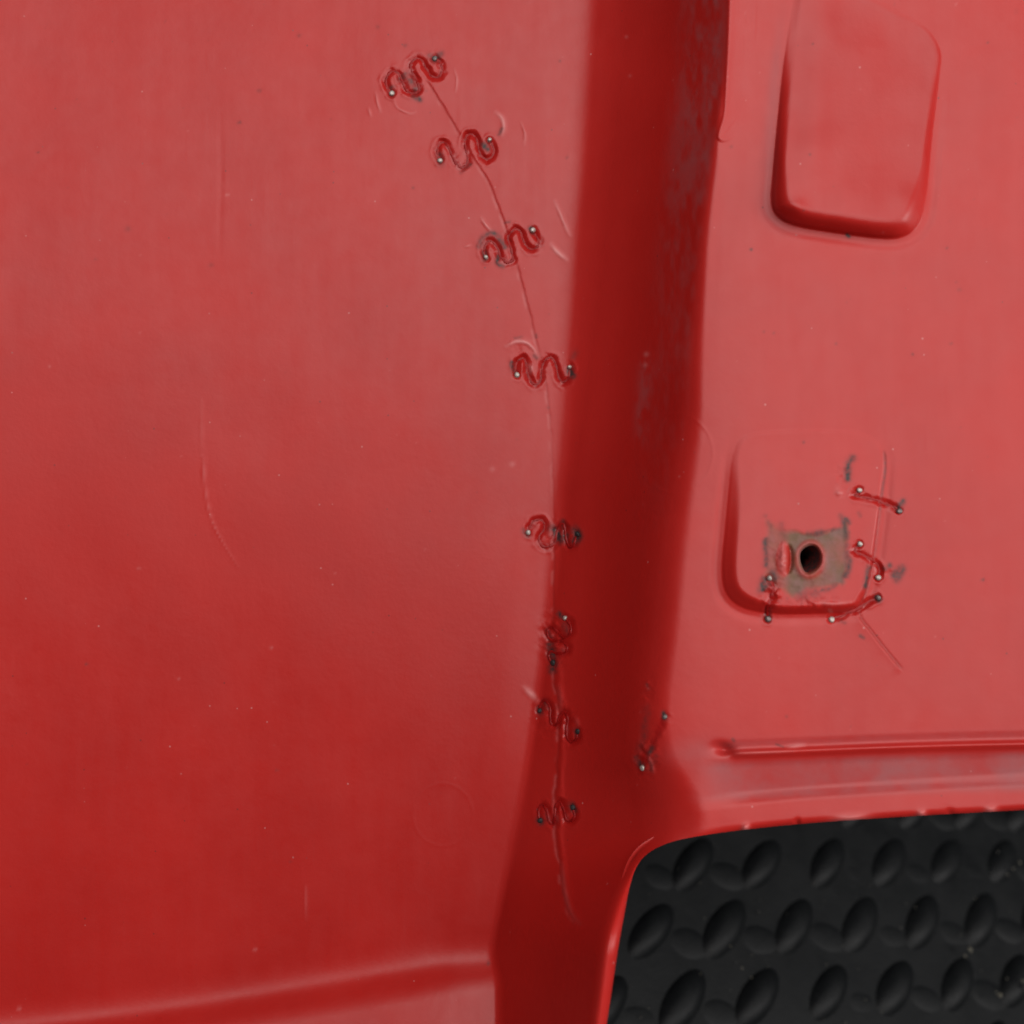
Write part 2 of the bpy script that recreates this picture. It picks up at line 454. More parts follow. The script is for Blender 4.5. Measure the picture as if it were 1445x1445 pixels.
SMEARS_GLINT = [
    ([(700, 158), (708, 166), (711, 178), (708, 190)], 3.2, 1.6, .75),
    ([(735, 172), (741, 188), (740, 204)], 2.0, 1.0, .35),
    ([(679, 308), (686, 318), (693, 326)], 2.4, 1.4, .6),
    ([(783, 284), (790, 300), (797, 318), (803, 332)], 2.6, 1.2, .5),
    ([(778, 345), (786, 355), (798, 366)], 3.4, 1.6, .85),
    ([(714, 489), (728, 482), (742, 483), (752, 491), (758, 503)], 3.2, 2.0, .75),
    ([(745, 515), (750, 520), (748, 526)], 3.4, .8, .5),
    ([(740, 972), (750, 981), (757, 988)], 4.0, 1.4, .6),
    ([(641, 97), (645, 112), (643, 130)], 1.5, .9, .4),
    ([(530, 130), (533, 146), (537, 158)], 1.7, .8, .35),
    ([(520, 152), (523, 164)], 1.6, .8, .35),
    ([(556, 140), (561, 152), (578, 160), (586, 158)], 1.6, .8, .3),
    ([(655, 348), (664, 346)], 1.6, .8, .35),
    ([(285, 565), (286, 640), (291, 700), (303, 745), (335, 800)], 1.1, .6, .18),
    ([(311, 160), (312, 250), (310, 360)], 2.0, -.5, .0),
    ([(432, 1250), (433, 1300)], 1.3, .6, .22),
    ([(806, 745), (812, 760)], 2.2, 1.6, .2), ([(774, 752), (781, 757)], 4, 2.0, .3),
    ([(794, 920), (797, 914)], 4, 2.4, .2), ([(776, 895), (780, 900)], 3.5, 2.2, .2),
    ([(788, 968), (791, 990), (791, 1004)], 3.2, 2.0, .12),
    ([(798, 1022), (801, 1035)], 2.8, 2.0, .15), ([(813, 1012), (816, 1025)], 2.8, 2.0, .12),
    ([(771, 1146), (776, 1160)], 2.4, 2.4, .25), ([(785, 1148), (788, 1162)], 2.4, 2.0, .12), ([(799, 1146), (802, 1158)], 2.4, 2.0, .08),
    ([(793, 1218), (797, 1258), (806, 1288), (818, 1303)], 3.0, 2.4, .22),
    ([(1150, 851), (1180, 852), (1200, 850)], 2.0, 1.2, .35),
    ([(1190, 865), (1206, 861), (1225, 852)], 1.6, 1.6, .25),
    ([(1183, 691), (1186, 700)], 5.0, 2.0, .35),
    ([(1038, 1063), (1120, 1060)], 1.6, .8, .3),  # highlight along the crest, painted as a pale line
    ([(1110, 1054), (1136, 1051)], 2.0, 1.4, .35),
    ([(913, 1060), (918, 1075), (922, 1090)], 2.6, 2.4, .2),
]
SOOTL = [
    ([(566, 112), (574, 106), (582, 116), (588, 128)], 5.5, .55), ([(584, 136), (592, 140)], 4.0, .85),
    ([(607, 80), (614, 84), (622, 76)], 4.5, .75), ([(553, 124), (553, 134)], 4.5, .55),
    ([(620, 220), (622, 230)], 5.5, .7), ([(682, 204), (688, 210)], 5.0, .75), ([(704, 190), (708, 182)], 2.4, .6),
    ([(658, 236), (664, 232)], 2.6, .55), ([(650, 244), (655, 240)], 2, .4),
    ([(676, 347), (682, 335), (696, 329), (706, 338), (712, 348)], 4.2, .7), ([(684, 365), (684, 356)], 4.2, .7), ([(703, 362), (702, 372), (709, 376)], 3.2, .75),
    ([(749, 322), (751, 328)], 3.6, .75), ([(713, 314), (719, 313)], 1.8, .6),
    ([(722, 512), (723, 520), (727, 527)], 3.4, .8), ([(727, 477), (736, 476)], 2.0, .6), ([(754, 502), (757, 505)], 2.6, .7),
    ([(756, 472), (757, 476)], 2.2, .5), ([(804, 524), (808, 530)], 5.0, .9), ([(808, 505), (812, 498)], 5, .3),
    ([(738, 748), (742, 754), (746, 756)], 3.6, .6), ([(778, 745), (785, 752), (791, 762), (797, 756)], 6.0, .85), ([(794, 735), (795, 746)], 3, .8), ([(812, 748), (816, 756), (812, 762)], 6.0, 1.0),
    ([(789, 866), (792, 870)], 4, .85), ([(796, 882), (800, 890)], 5, .5), ([(776, 910), (778, 920), (781, 932), (780, 945)], 6.5, .85), ([(772, 890), (776, 900)], 4, .4),
    ([(760, 1000), (763, 1006)], 4.4, .8), ([(768, 990), (772, 998)], 4, .45), ([(812, 1030), (814, 1038)], 3.6, .6),
    ([(761, 1158), (764, 1160)], 5.0, .8), ([(806, 1136), (810, 1143)], 5.0, .75),
    ([(1203, 646), (1198, 653), (1196, 664), (1196, 676)], 5.0, .85), ([(1274, 708), (1268, 716)], 4.5, .75), ([(1212, 724), (1214, 728)], 2.8, .45),
    ([(1193, 732), (1192, 745)], 3.6, .75), ([(1084, 737), (1088, 742)], 3.0, .3),
    ([(1226, 800), (1223, 815), (1221, 828)], 3.6, .9), ([(1248, 802), (1256, 798)], 3.6, .85), ([(1262, 812), (1270, 802), (1274, 804), (1266, 818)], 5.0, .85), ([(1238, 842), (1240, 846)], 5.0, .7),
    ([(1078, 818), (1074, 832), (1080, 828)], 5.0, .9), ([(1090, 808), (1094, 816)], 5, .8), ([(1082, 868), (1085, 874)], 5, .85), ([(1188, 876), (1192, 879)], 3, .4),
    ([(898, 1070), (902, 1076), (906, 1082)], 4.5, .75), ([(917, 1062), (920, 1056)], 4.5, .6), ([(902, 1058), (908, 1040), (913, 1000)], 6.0, .3), ([(925, 1068), (918, 1085)], 5.0, .35), ([(936, 1006), (939, 1014)], 3.5, .7), ([(912, 966), (915, 972)], 2.4, .45),
    ([(1214, 897), (1219, 900)], 2.6, .6), ([(1195, 331), (1198, 334)], 2.4, .9), ([(1102, 740), (1104, 752), (1108, 760)], 5, .3),
    ([(1036, 1045), (1034, 1043)], 2.0, .6), ([(1095, 1050), (1105, 1054)], 1.5, .5), ([(1186, 728), (1192, 745), (1194, 760)], 4, .5),
    ([(1195, 770), (1196, 800)], 4.5, .4), ([(1130, 842), (1150, 838)], 7, .35),
]
SPOTS = [(122, 937, 2.2, .6), (53, 215, 1.6, .6), (366, 128, 2.4, .7), (338, 173, 2.6, .5), (180, 323, 4.2, .3), (298, 374, 3.0, .35),
         (321, 275, 1.8, -.55), (135, 366, 2.2, .3), (422, 50, 3, .35), (790, 86, 2.0, .5), (689, 1359, 2.6, .6), (391, 1087, 2, .4),
         (1060, 352, 2.2, .7), (1134, 297, 1.8, .45), (1336, 350, 1.8, .5), (1387, 818, 2.4, .6), (1288, 500, 2.2, .5), (1354, 409, 2.2, .4),
         (1342, 485, 2.0, .4), (1180, 485, 2, .35), (1078, 468, 1.8, .5), (1092, 470, 1.8, .4), (1143, 218, 1.8, .5), (1147, 62, 1.6, .6),
         (1032, 207, 2.0, .45), (1134, 624, 2.0, .6), (1434, 16, 1.8, .6), (1394, 60, 1.6, .5), (196, 802, 2.0, -.3), (383, 914, 2.2, -.3),
         (252, 958, 2, -.25), (27, 1423, 2.4, -.4), (360, 1340, 2.6, -.3), (70, 517, 2, -.25), (774, 575, 2.4, .4), (723, 655, 4, -.3), (695, 662, 4, -.22),
         (1085, 822, 1, .0), (1350, 398, 2, .3), (583, 265, 2.2, .35), (533, 38, 3, .35), (572, 64, 3, .35), (602, 128, 2, .2), (800, 222, 2, .55),
         (912, 500, 3.4, -.4), (911, 515, 3.2, -.35), (884, 52, 2.4, -.2), (889, 107, 2.4, -.15), (410, 1216, 2, .3), (1110, 1011, 2.4, .3)]
for k in range(150):
    SPOTS.append((rng.uniform(0, 1445), rng.uniform(0, 1120), rng.uniform(.8, 1.5), rng.choice([1, 1, -1]) * rng.uniform(.06, .25)))
LUMPS = [(785, 755, 16, 16, 3.0), (783, 900, 16, 30, 4.5), (785, 1015, 22, 26, 3.5), (785, 1150, 20, 14, 2.5), (910, 1068, 14, 22, 6.0),
         (914, 975, 8, 20, 2.5), (1090, 840, 14, 20, 4.0), (1150, 850, 40, 10, 2.0), (1190, 672, 12, 16, 2.0), (697, 350, 16, 12, 1.6), (738, 505, 16, 16, 1.6),
         (570, 118, 12, 10, 1.6), (1255, 808, 14, 10, 1.5), (1105, 790, 16, 26, 1.5)]


def xyz(u, v, z):
    k = (D - z) / F
    return np.stack([(u - CU) * k * S, -(v - CU) * k * S, z * S], -1)


# ------------------------------------------------------------------ materials
def mat_new(name):
    m = bpy.data.materials.new(name)
    m.use_nodes = True
    nt = m.node_tree
    b = nt.nodes["Principled BSDF"]
    return m, nt, b


class NT:
    def __init__(s, nt): s.nt = nt

    def n(s, t, **kw):
        x = s.nt.nodes.new(t)
        for k, v in kw.items(): setattr(x, k, v)
        return x

    def link(s, a, b): s.nt.links.new(a, b)

    def val(s, sock, v):
        if hasattr(v, 'is_output'): s.link(v, sock)
        else: sock.default_value = v

    def mix(s, f, a, b):
        x = s.n('ShaderNodeMix', data_type='RGBA')
        s.val(x.inputs[0], f)
        for sk, v in ((x.inputs[6], a), (x.inputs[7], b)):
            s.val(sk, v if hasattr(v, 'is_output') else (*v, 1))
        return x.outputs[2]

    def math(s, op, a, b=0.0, clamp=False):
        x = s.n('ShaderNodeMath', operation=op, use_clamp=clamp)
        s.val(x.inputs[0], a); s.val(x.inputs[1], b)
        return x.outputs[0]

    def attr(s, name):
        return s.n('ShaderNodeAttribute', attribute_name=name).outputs['Fac']

    def noise(s, vec, scale, detail=3, rough=.55):
        x = s.n('ShaderNodeTexNoise')
        s.link(vec, x.inputs['Vector'])
        x.inputs['Scale'].default_value = scale
        x.inputs['Detail'].default_value = detail
        x.inputs['Roughness'].default_value = rough
        return x.outputs['Fac']

    def ramp(s, f, a, b):
        x = s.n('ShaderNodeMapRange')
        s.link(f, x.inputs[0])
        x.inputs[1].default_value = a; x.inputs[2].default_value = b
        return x.outputs[0]


RED = (0.50, 0.0125, 0.0110)


def red_plastic():
    m, nt, b = mat_new("red_plastic")
    N = NT(nt)
    co = N.n('ShaderNodeTexCoord').outputs['Object']
    soot_shade, dust, scuff_lit, melt, patch = (N.attr(q) for q in ('soot_shade', 'dust', 'scuff_lit', 'melt', 'patch'))
    n_big = N.noise(co, 22, 4)
    n_fine = N.noise(co, 900, 3)
    n_mid = N.noise(co, 160, 4)
    red = N.mix(N.ramp(n_big, .3, .7), (0.455, 0.0135, 0.0100), (0.515, 0.0160, 0.0115))
    red = N.mix(N.math('MULTIPLY', melt, .7), red, (0.31, 0.004, 0.004))
    d = N.math('MULTIPLY', dust, N.math('ADD', N.math('MULTIPLY', N.ramp(n_mid, .25, .7), .5), .5))
    c = N.mix(N.math('MULTIPLY', d, .6), red, (0.27, 0.145, 0.155))
    c = N.mix(N.math('MULTIPLY', scuff_lit, .75), c, (0.78, 0.34, 0.33))
    pc = N.mix(N.ramp(N.noise(co, 190, 6, .7), .38, .62), (0.19, 0.105, 0.09), (0.125, 0.085, 0.042))
    c = N.mix(N.math('MULTIPLY', patch, .9, True), c, pc)
    sf = N.math('MULTIPLY', soot_shade, N.math('ADD', N.ramp(N.noise(co, 700, 4), .2, .65), .35), True)
    c = N.mix(sf, c, (0.05, 0.030, 0.029))
    gn = N.noise(co, 2600, 2, .6)
    c = N.mix(N.math('MULTIPLY', N.ramp(gn, .55, .75), .10), c, (0.20, 0.02, 0.02))
    vo = N.n('ShaderNodeTexVoronoi'); N.link(co, vo.inputs['Vector']); vo.inputs['Scale'].default_value = 210
    vsep = N.n('ShaderNodeSeparateColor'); N.link(vo.outputs['Color'], vsep.inputs[0])
    spot = N.math('MULTIPLY', N.ramp(vo.outputs['Distance'], .085, .05), N.ramp(vsep.outputs[0], .72, .80))
    tone = N.mix(N.ramp(vsep.outputs[1], .45, .55), (0.10, 0.02, 0.02), (0.62, 0.25, 0.24))
    c = N.mix(N.math('MULTIPLY', spot, .55), c, tone)
    N.link(c, b.inputs['Base Color'])
    r = N.math('ADD', N.math('MULTIPLY', N.ramp(n_mid, .2, .8), .09), .325)
    r = N.math('ADD', r, N.math('MULTIPLY', N.ramp(n_big, .3, .7), .05))
    r = N.math('SUBTRACT', r, N.math('MULTIPLY', melt, .16))
    r = N.math('ADD', r, N.math('MULTIPLY', N.math('ADD', soot_shade, N.math('ADD', d, patch)), .22))
    mp = N.n('ShaderNodeMapping'); N.link(co, mp.inputs['Vector']); mp.inputs['Scale'].default_value = (1, .12, 1)
    r = N.math('ADD', r, N.math('MULTIPLY', N.math('SUBTRACT', N.noise(mp.outputs[0], 190, 5, .65), .5), .16))
    for rot, sca, sd_ in ((.25, (1, .09, 1), 520), (-.9, (1, .10, 1), 430), (1.9, (1, .08, 1), 610)):
        mp = N.n('ShaderNodeMapping'); N.link(co, mp.inputs['Vector'])
        mp.inputs['Rotation'].default_value = (0, 0, rot); mp.inputs['Scale'].default_value = sca
        sc_ = N.ramp(N.noise(mp.outputs[0], sd_, 2, .5), .70, .78)
        r = N.math('ADD', r, N.math('MULTIPLY', sc_, .05))
    N.link(r, b.inputs['Roughness'])
    b.inputs['Specular IOR Level'].default_value = 0.45
    bp = N.n('ShaderNodeBump')
    bp.inputs['Strength'].default_value = 0.10
    bp.inputs['Distance'].default_value = 0.0006
    hgt = N.math('ADD', N.math('MULTIPLY', n_fine, .35), N.math('MULTIPLY', N.noise(co, 260, 3), .9))
    N.link(hgt, bp.inputs['Height'])
    N.link(bp.outputs[0], b.inputs['Normal'])
    return m


def melted_plastic():
    m, nt, b = mat_new("melted_red_plastic")
    N = NT(nt)
    co = N.n('ShaderNodeTexCoord').outputs['Object']
    n = N.noise(co, 500, 3)
    N.link(N.mix(N.ramp(n, .3, .7), (0.24, 0.003, 0.003), (0.34, 0.006, 0.005)), b.inputs['Base Color'])
    b.inputs['Roughness'].default_value = 0.42
    b.inputs['Specular IOR Level'].default_value = 0.3
    bp = N.n('ShaderNodeBump')
    bp.inputs['Strength'].default_value = 0.35
    bp.inputs['Distance'].default_value = 0.0004
    N.link(N.noise(co, 1400, 3), bp.inputs['Height'])
    N.link(bp.outputs[0], b.inputs['Normal'])
    return m


def steel(name, col, rough, metal):
    m, nt, b = mat_new(name)
    N = NT(nt)
    co = N.n('ShaderNodeTexCoord').outputs['Object']
    n = N.noise(co, 1500, 3)
    N.link(N.mix(N.ramp(n, .3, .7), tuple(x * .7 for x in col), col), b.inputs['Base Color'])
    b.inputs['Metallic'].default_value = metal
    b.inputs['Roughness'].default_value = rough
    return m


def rubber():
    m, nt, b = mat_new("black_rubber")
    N = NT(nt)
    co = N.n('ShaderNodeTexCoord').outputs['Object']
    n = N.noise(co, 60, 5, .65)
    n2 = N.noise(co, 700, 3)
    c = N.mix(N.ramp(n, .3, .75), (0.0030, 0.0036, 0.0042), (0.0072, 0.0079, 0.0084))
    N.link(c, b.inputs['Base Color'])
    N.link(N.math('ADD', N.math('MULTIPLY', n, .3), .36), b.inputs['Roughness'])
    bp = N.n('ShaderNodeBump')
    b.inputs['Specular IOR Level'].default_value = 0.20
    bp.inputs['Strength'].default_value = 0.35
    bp.inputs['Distance'].default_value = 0.0008
    N.link(N.math('ADD', N.math('MULTIPLY', n2, .5), n), bp.inputs['Height'])
    N.link(bp.outputs[0], b.inputs['Normal'])
    return m


M_RED = red_plastic()
M_MELT = melted_plastic()
M_STEEL = steel("bright_cut_steel", (0.56, 0.51, 0.46), .5, .6)
M_DULL = steel("scorched_steel", (0.22, 0.19, 0.18), .5, .6)
M_BLACK = steel("burnt_black_steel", (0.035, 0.03, 0.03), .6, .3)
M_RUB = rubber()


# ------------------------------------------------------------------ object helpers
def empty(name, label=None, cat=None, group=None, loc=(0, 0, 0)):
    o = bpy.data.objects.new(name, None)
    o.empty_display_size = 0.01
    COL.objects.link(o)
    o.matrix_world = G @ Matrix.Translation(loc)
    if label: o['label'] = label
    if cat: o['category'] = cat
    if group: o['group'] = group
    return o


def mesh_np(name, co, quads, mat, parent, normals=None, attrs=None, smooth=True):
    me = bpy.data.meshes.new(name)
    nq = len(quads)
    me.vertices.add(len(co))
    me.vertices.foreach_set('co', np.ascontiguousarray(co, np.float32).ravel())
    k = quads.shape[1]
    me.loops.add(nq * k)
    me.loops.foreach_set('vertex_index', np.ascontiguousarray(quads, np.int32).ravel())
    me.polygons.add(nq)
    me.polygons.foreach_set('loop_start', np.arange(0, nq * k, k, dtype=np.int32))
    me.update(calc_edges=True)
    me.polygons.foreach_set('use_smooth', np.full(nq, smooth))
    if attrs:
        for q, val in attrs.items():
            at = me.attributes.new(q, 'FLOAT', 'POINT')
            at.data.foreach_set('value', np.ascontiguousarray(val, np.float32))
    if normals is not None:
        me.normals_split_custom_set_from_vertices(normals.tolist())
    me.materials.append(mat)
    o = bpy.data.objects.new(name, me)
    COL.objects.link(o)
    if parent: o.parent = parent
    return o


# ------------------------------------------------------------------ the moulded panel
def axis(lo, a, b, hi, coarse, fine):
    x = np.r_[np.arange(lo, a, coarse), np.arange(a, b, fine), np.arange(b, hi, coarse)]
    return x


ua = axis(-170, 520, 1330, 1625, 3.2, 1.6)
va = axis(-170, 40, 1320, 1625, 4.0, 1.7)
U, V = np.meshgrid(ua, va)
# pull grid points that sit just past the cutout or the hole back onto its outline
for poly, band in ((CUTP, 2.6), (HOLE, 1.7)):
    for _ in range(2):
        lo = poly.min(0) - 12; hi = poly.max(0) + 12
        m = (U > lo[0]) & (U < hi[0]) & (V > lo[1]) & (V < hi[1])
        uu, vv = U[m], V[m]
        d = sdf(uu, vv, poly)
        gx = (sdf(uu + .4, vv, poly) - sdf(uu - .4, vv, poly)) / .8
        gy = (sdf(uu, vv + .4, poly) - sdf(uu, vv - .4, poly)) / .8
        g2 = np.hypot(gx, gy) + 1e-6
        sel = (d < 0) & (d > -band)
        U[m] = np.where(sel, uu - d * gx / g2, uu)
        V[m] = np.where(sel, vv - d * gy / g2, vv)
Z, T, ATT = height(U, V)
P3 = xyz(U, V, Z)
du = np.gradient(P3, axis=1)
dv = np.gradient(P3, axis=0)
NRM = np.cross(dv, du)
NRM /= np.linalg.norm(NRM, axis=-1, keepdims=True) + 1e-12
VIEW = np.array([0, 0, D * S]) - P3
NRM *= np.where((NRM * VIEW).sum(-1, keepdims=True) < 0, -1, 1)

nv, nu = U.shape
idx = np.arange(nv * nu).reshape(nv, nu)
Q = np.stack([idx[1:, :-1], idx[1:, 1:], idx[:-1, 1:], idx[:-1, :-1]], -1).reshape(-1, 4)
fu = U.ravel()[Q].mean(1); fv = V.ravel()[Q].mean(1); ft = T.ravel()[Q].mean(1)
cutd = np.full(U.shape, 99.)
m = (U > 780) & (V > 1090)
cutd[m] = sdf(U[m], V[m], CUTP)
hold = np.full(U.shape, 99.)
m = (np.abs(U - 1143) < 40) & (np.abs(V - 789) < 40)
hold[m] = sdf(U[m], V[m], HOLE)
keep = (cutd.ravel()[Q].min(1) > -.3) & (hold.ravel()[Q].min(1) > -.3)
reg = np.zeros(len(Q), int)                                   # 0 deep face
reg[(ft > 0)] = 1                                             # 1 step wall
reg[(fv > ips(fu, B_TAB) - 14) & (ft < .30) & ((ft < 0) | (fv - ips(fu, B_TAB) > (fu - ips(fv, L_TAB)) * 1.6))] = 2   # 2 lower wall
reg[(ft > 1)] = 3                                             # 3 shelf
fl = (ft > 1) & (fv > ridge_line(fu) + 12) & (fu > 960)
reg[fl] = 4                                                   # 4 flange
rg = (ft > 1) & (np.abs(fv - ridge_line(fu) - 1) < 12) & (fu > 1006)
reg[rg] = 5                                                   # 5 crest
lip = cutd.ravel()[Q].mean(1) < 20
reg[lip] = 6                                                  # 6 edge lip
m = (fu > 1060) & (fu < 1350) & (fv < 360)
k = np.where(m)[0]; reg[k[sdf(fu[k], fv[k], PAD) < 3]] = 7
m = (fu > 990) & (fu < 1270) & (fv > 590) & (fv < 885)
k = np.where(m)[0]; reg[k[sdf(fu[k], fv[k], BOSS) < 3]] = 8

panel = empty('body_panel', 'cracked red moulded plastic body panel repaired with wire staples, lying over the black mat', 'body panel')
names = ['deep_face', 'step_wall', 'lower_wall', 'upper_shelf', 'flange', 'crest', 'edge_lip', 'raised_pad', 'mounting_boss']
plab = {1: 'steep dark red step wall between deep face and shelf', 7: 'raised rounded rectangular pad on the shelf',
        8: 'raised square boss with a scraped grey patch round its bolt hole'}
co_all = P3.reshape(-1, 3); n_all = NRM.reshape(-1, 3)
att_all = {q: x.ravel() for q, x in ATT.items()}
parts = {}


def boundary_skirt(reglip_quads, test, extra):
    """open edges of the kept faces that satisfy test -> ordered pairs"""
    e = np.concatenate([reglip_quads[:, [0, 1]], reglip_quads[:, [1, 2]], reglip_quads[:, [2, 3]], reglip_quads[:, [3, 0]]])
    key = np.sort(e, 1)
    kk = key[:, 0].astype(np.int64) * 10_000_000 + key[:, 1]
    un, inv, cnt = np.unique(kk, return_inverse=True, return_counts=True)
    b = e[cnt[inv] == 1]
    return b[test(b)]


allq = Q[keep]
cf = np.abs(cutd.ravel()); hf = np.abs(hold.ravel())
e_cut = boundary_skirt(allq, lambda b: (cf[b].max(1) < 4.5), 0)
e_hole = boundary_skirt(allq, lambda b: (hf[b].max(1) < 3.5), 0)

for r_, nm_ in enumerate(names):
    q = Q[keep & (reg == r_)]
    used, inv = np.unique(q, return_inverse=True)
    co = co_all[used]; nn = n_all[used]; qq = inv.reshape(-1, 4)
    at = {k_: x[used] for k_, x in att_all.items()}
    par = panel
    if r_ in (5, 7, 8): par = parts[3]
    # thickness of the sheet at the cutout and the tube of the bolt hole
    ee = e_cut if r_ == 6 else e_hole if r_ == 8 else None
    if ee is not None and len(ee):
        w_u, w_i = np.unique(ee, return_inverse=True)
        w_i = w_i.reshape(-1, 2)
        top = co_all[w_u]
        rings = [top]
        cen = np.array(xyz(np.array(1143.), np.array(789.), np.array(H)))
        steps = [(-9, 0.0), (-13, 2.0), (-13, 9.0)] if r_ == 6 else [(-6, -.3), (-40, -1.5), (-46, -14.0)]
        nb = n_all[w_u].copy()
        # outward direction in plan, from the outline gradient
        uu, vv = U.ravel()[w_u], V.ravel()[w_u]
        pl = CUTP if r_ == 6 else HOLE
        gx = (sdf(uu + 1, vv, pl) - sdf(uu - 1, vv, pl)) / 2
        gy = (sdf(uu, vv + 1, pl) - sdf(uu, vv - 1, pl)) / 2
        g = np.stack([gx, -gy, 0 * gx], -1)
        g /= np.linalg.norm(g, axis=1, keepdims=True) + 1e-9
        for dz, dr in steps:
            rings.append(top + np.array([0, 0, dz * S]) + g * dr * S)
        base = len(co)
        nw = len(w_u)
        co = np.vstack([co] + rings)
        nn = np.vstack([nn] + [np.where(np.arange(nw)[:, None] >= 0, -g * .97 + [0, 0, .15], 0)] * (len(steps)) + [-g * .3 + [0, 0, -.9]])
        nn /= np.linalg.norm(nn, axis=1, keepdims=True)
        for k_ in at:
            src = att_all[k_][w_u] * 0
            gr = src + (.9 if (r_ == 8 and k_ == 'soot_shade') else 0)  # bolt hole tube painted dark for the shade inside it
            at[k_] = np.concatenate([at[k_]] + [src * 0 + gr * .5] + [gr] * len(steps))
        add = []
        for s_ in range(len(steps)):
            a0 = base + s_ * nw; a1 = a0 + nw
            add.append(np.stack([w_i[:, 1] + a0, w_i[:, 0] + a0, w_i[:, 0] + a1, w_i[:, 1] + a1], -1))
        qq = np.vstack([qq] + add)
    o = mesh_np(nm_, co, qq, M_RED, par, nn, at)
    if r_ in plab: o['label'] = plab[r_]
    parts[r_] = o


# ------------------------------------------------------------------ staples
def surf(u, v):
    """true surface height (with repairs) near a point, and local normal"""
    iu = np.clip(np.searchsorted(ua, u), 1, nu - 2)
    iv = np.clip(np.searchsorted(va, v), 1, nv - 2)
    return iu, iv


def tube(name, pts, rad, mat, parent, seg=10):
    pts = np.array(pts)
    n = len(pts)
    tg = np.gradient(pts, axis=0)
    tg /= np.linalg.norm(tg, axis=1, keepdims=True) + 1e-12
    co = []
    up = np.array([0, 0, 1.])
    for k_ in range(n):
        sx = np.cross(tg[k_], up); sx /= np.linalg.norm(sx) + 1e-9
        sy = np.cross(sx, tg[k_])
        rr = rad[k_] if hasattr(rad, '__len__') else rad
        for j in range(seg):
            a = 2 * math.pi * j / seg
            co.append(pts[k_] + rr * (math.cos(a) * sx + .36 * math.sin(a) * sy))
    q = []
    for k_ in range(n - 1):
        for j in range(seg):
            q.append((k_ * seg + j, k_ * seg + (j + 1) % seg, (k_ + 1) * seg + (j + 1) % seg, (k_ + 1) * seg + j))
    return mesh_np(name, np.array(co), np.array(q), mat, parent)


def pin(name, u, v, kind, origin, parent, seed):
    """short cut end of wire standing out of the plastic, slightly domed and slanted"""
    r = np.random.default_rng(seed)
    iu, iv = surf(u, v)
    nrm = NRM[iv - 3:iv + 4, iu - 3:iu + 4].reshape(-1, 3).mean(0)
    nrm = nrm * .6 + np.array([0, 0, 1.]) * .5 + np.r_[r.uniform(-.28, .28, 2), 0]
    nrm /= np.linalg.norm(nrm)
    zc = np.median(Z[iv - 4:iv + 5, iu - 4:iu + 5])
    c = xyz(np.array(u), np.array(v), np.array(zc)) - origin
    tall = {'b': 3.6, 'd': 2.6, 'k': 1.6}[kind]
    rad = {'b': 3.5, 'd': 3.5, 'k': 3.9}[kind] * r.uniform(.82, 1.12)
    tall *= r.uniform(.5, 1.35)
    prof = [(rad * 1.0, -9), (rad * 1.0, tall - 1.2), (rad * .82, tall - .2), (rad * .45, tall + .25), (.01, tall + .35)]
    ax = np.array([1., 0, 0]); sx = np.cross(nrm, ax); sx /= np.linalg.norm(sx); sy = np.cross(nrm, sx)
    seg = 14
    co = []
    for rr, hh in prof:
        for j in range(seg):
            a = 2 * math.pi * j / seg
            wob = 1 + .07 * math.sin(2 * a + seed) + .04 * math.sin(3 * a + 2 * seed)
            tilt = .16 * rr * math.cos(a + seed) if hh > 0 else 0
            co.append(c + S * (rr * wob * (math.cos(a) * sx + math.sin(a) * sy) + (hh + tilt) * nrm))
    q = []
    for k_ in range(len(prof) - 1):
        for j in range(seg):
            q.append((k_ * seg + j, (k_ + 1) * seg + j, (k_ + 1) * seg + (j + 1) % seg, k_ * seg + (j + 1) % seg))
    o = mesh_np(name, np.array(co), np.array(q), {'b': M_STEEL, 'd': M_DULL, 'k': M_BLACK}[kind], parent)
    lab = {'b': 'bright cut wire end', 'd': 'dull scorched wire end', 'k': 'burnt black wire end'}[kind]
    o['label'] = lab
    return o


for k, (raw, kinds, lab) in enumerate(STAPLES):
    P = spline(raw, 5)
    uu, vv = P[:, 0], P[:, 1]
    zz = height(uu.copy(), vv.copy(), False)[0]
    mid = len(P) // 2
    org = xyz(uu[mid:mid + 1], vv[mid:mid + 1], zz[mid:mid + 1])[0]
    st = empty('wire_staple', lab, 'staple', 'wire staples melted into the red panel', org)
    zb = height(uu.copy(), vv.copy(), True)[0]
    zb = np.convolve(np.r_[zb[:1], zb, zb[-1:]], np.ones(3) / 3, 'valid')
    pts = xyz(uu, vv, zb - (.45 if k < 12 else 1.2)) - org
    wv = np.array([2.5 + .4 * math.sin(.9 * j + k) + .3 * math.sin(2.3 * j) for j in range(len(P))]) * S
    wv[0] *= .7; wv[-1] *= .7
    if k < 12: tube('embedded_wire', pts, wv, M_MELT, st)
    pin('wire_end', raw[0][0], raw[0][1], kinds[0], org, st, 10 + k)
    pin('wire_end', raw[-1][0], raw[-1][1], kinds[1], org, st, 40 + k)

# ------------------------------------------------------------------ black rubber mat far below the cutout
# plane of the mat in the panel frame: point p with MN . p = c0
cam_p = np.array([0, 0, D * S])


def ray(u, v):
    d = np.array([(u - CU) / F, -(v - CU) / F, -1.0])
    return d


p0 = cam_p + ray(_mu, _mv) * MZ
ez = MN
ex = np.cross([0, 1.0, 0], ez); ex /= np.linalg.norm(ex)
ey = np.cross(ez, ex)


def on_mat(u, v):
    d = ray(u, v)
    t = ((p0 - cam_p) @ ez) / (d @ ez)
    return cam_p + d * t


def loc2(p): return np.array([(p - p0) @ ex, (p - p0) @ ey])


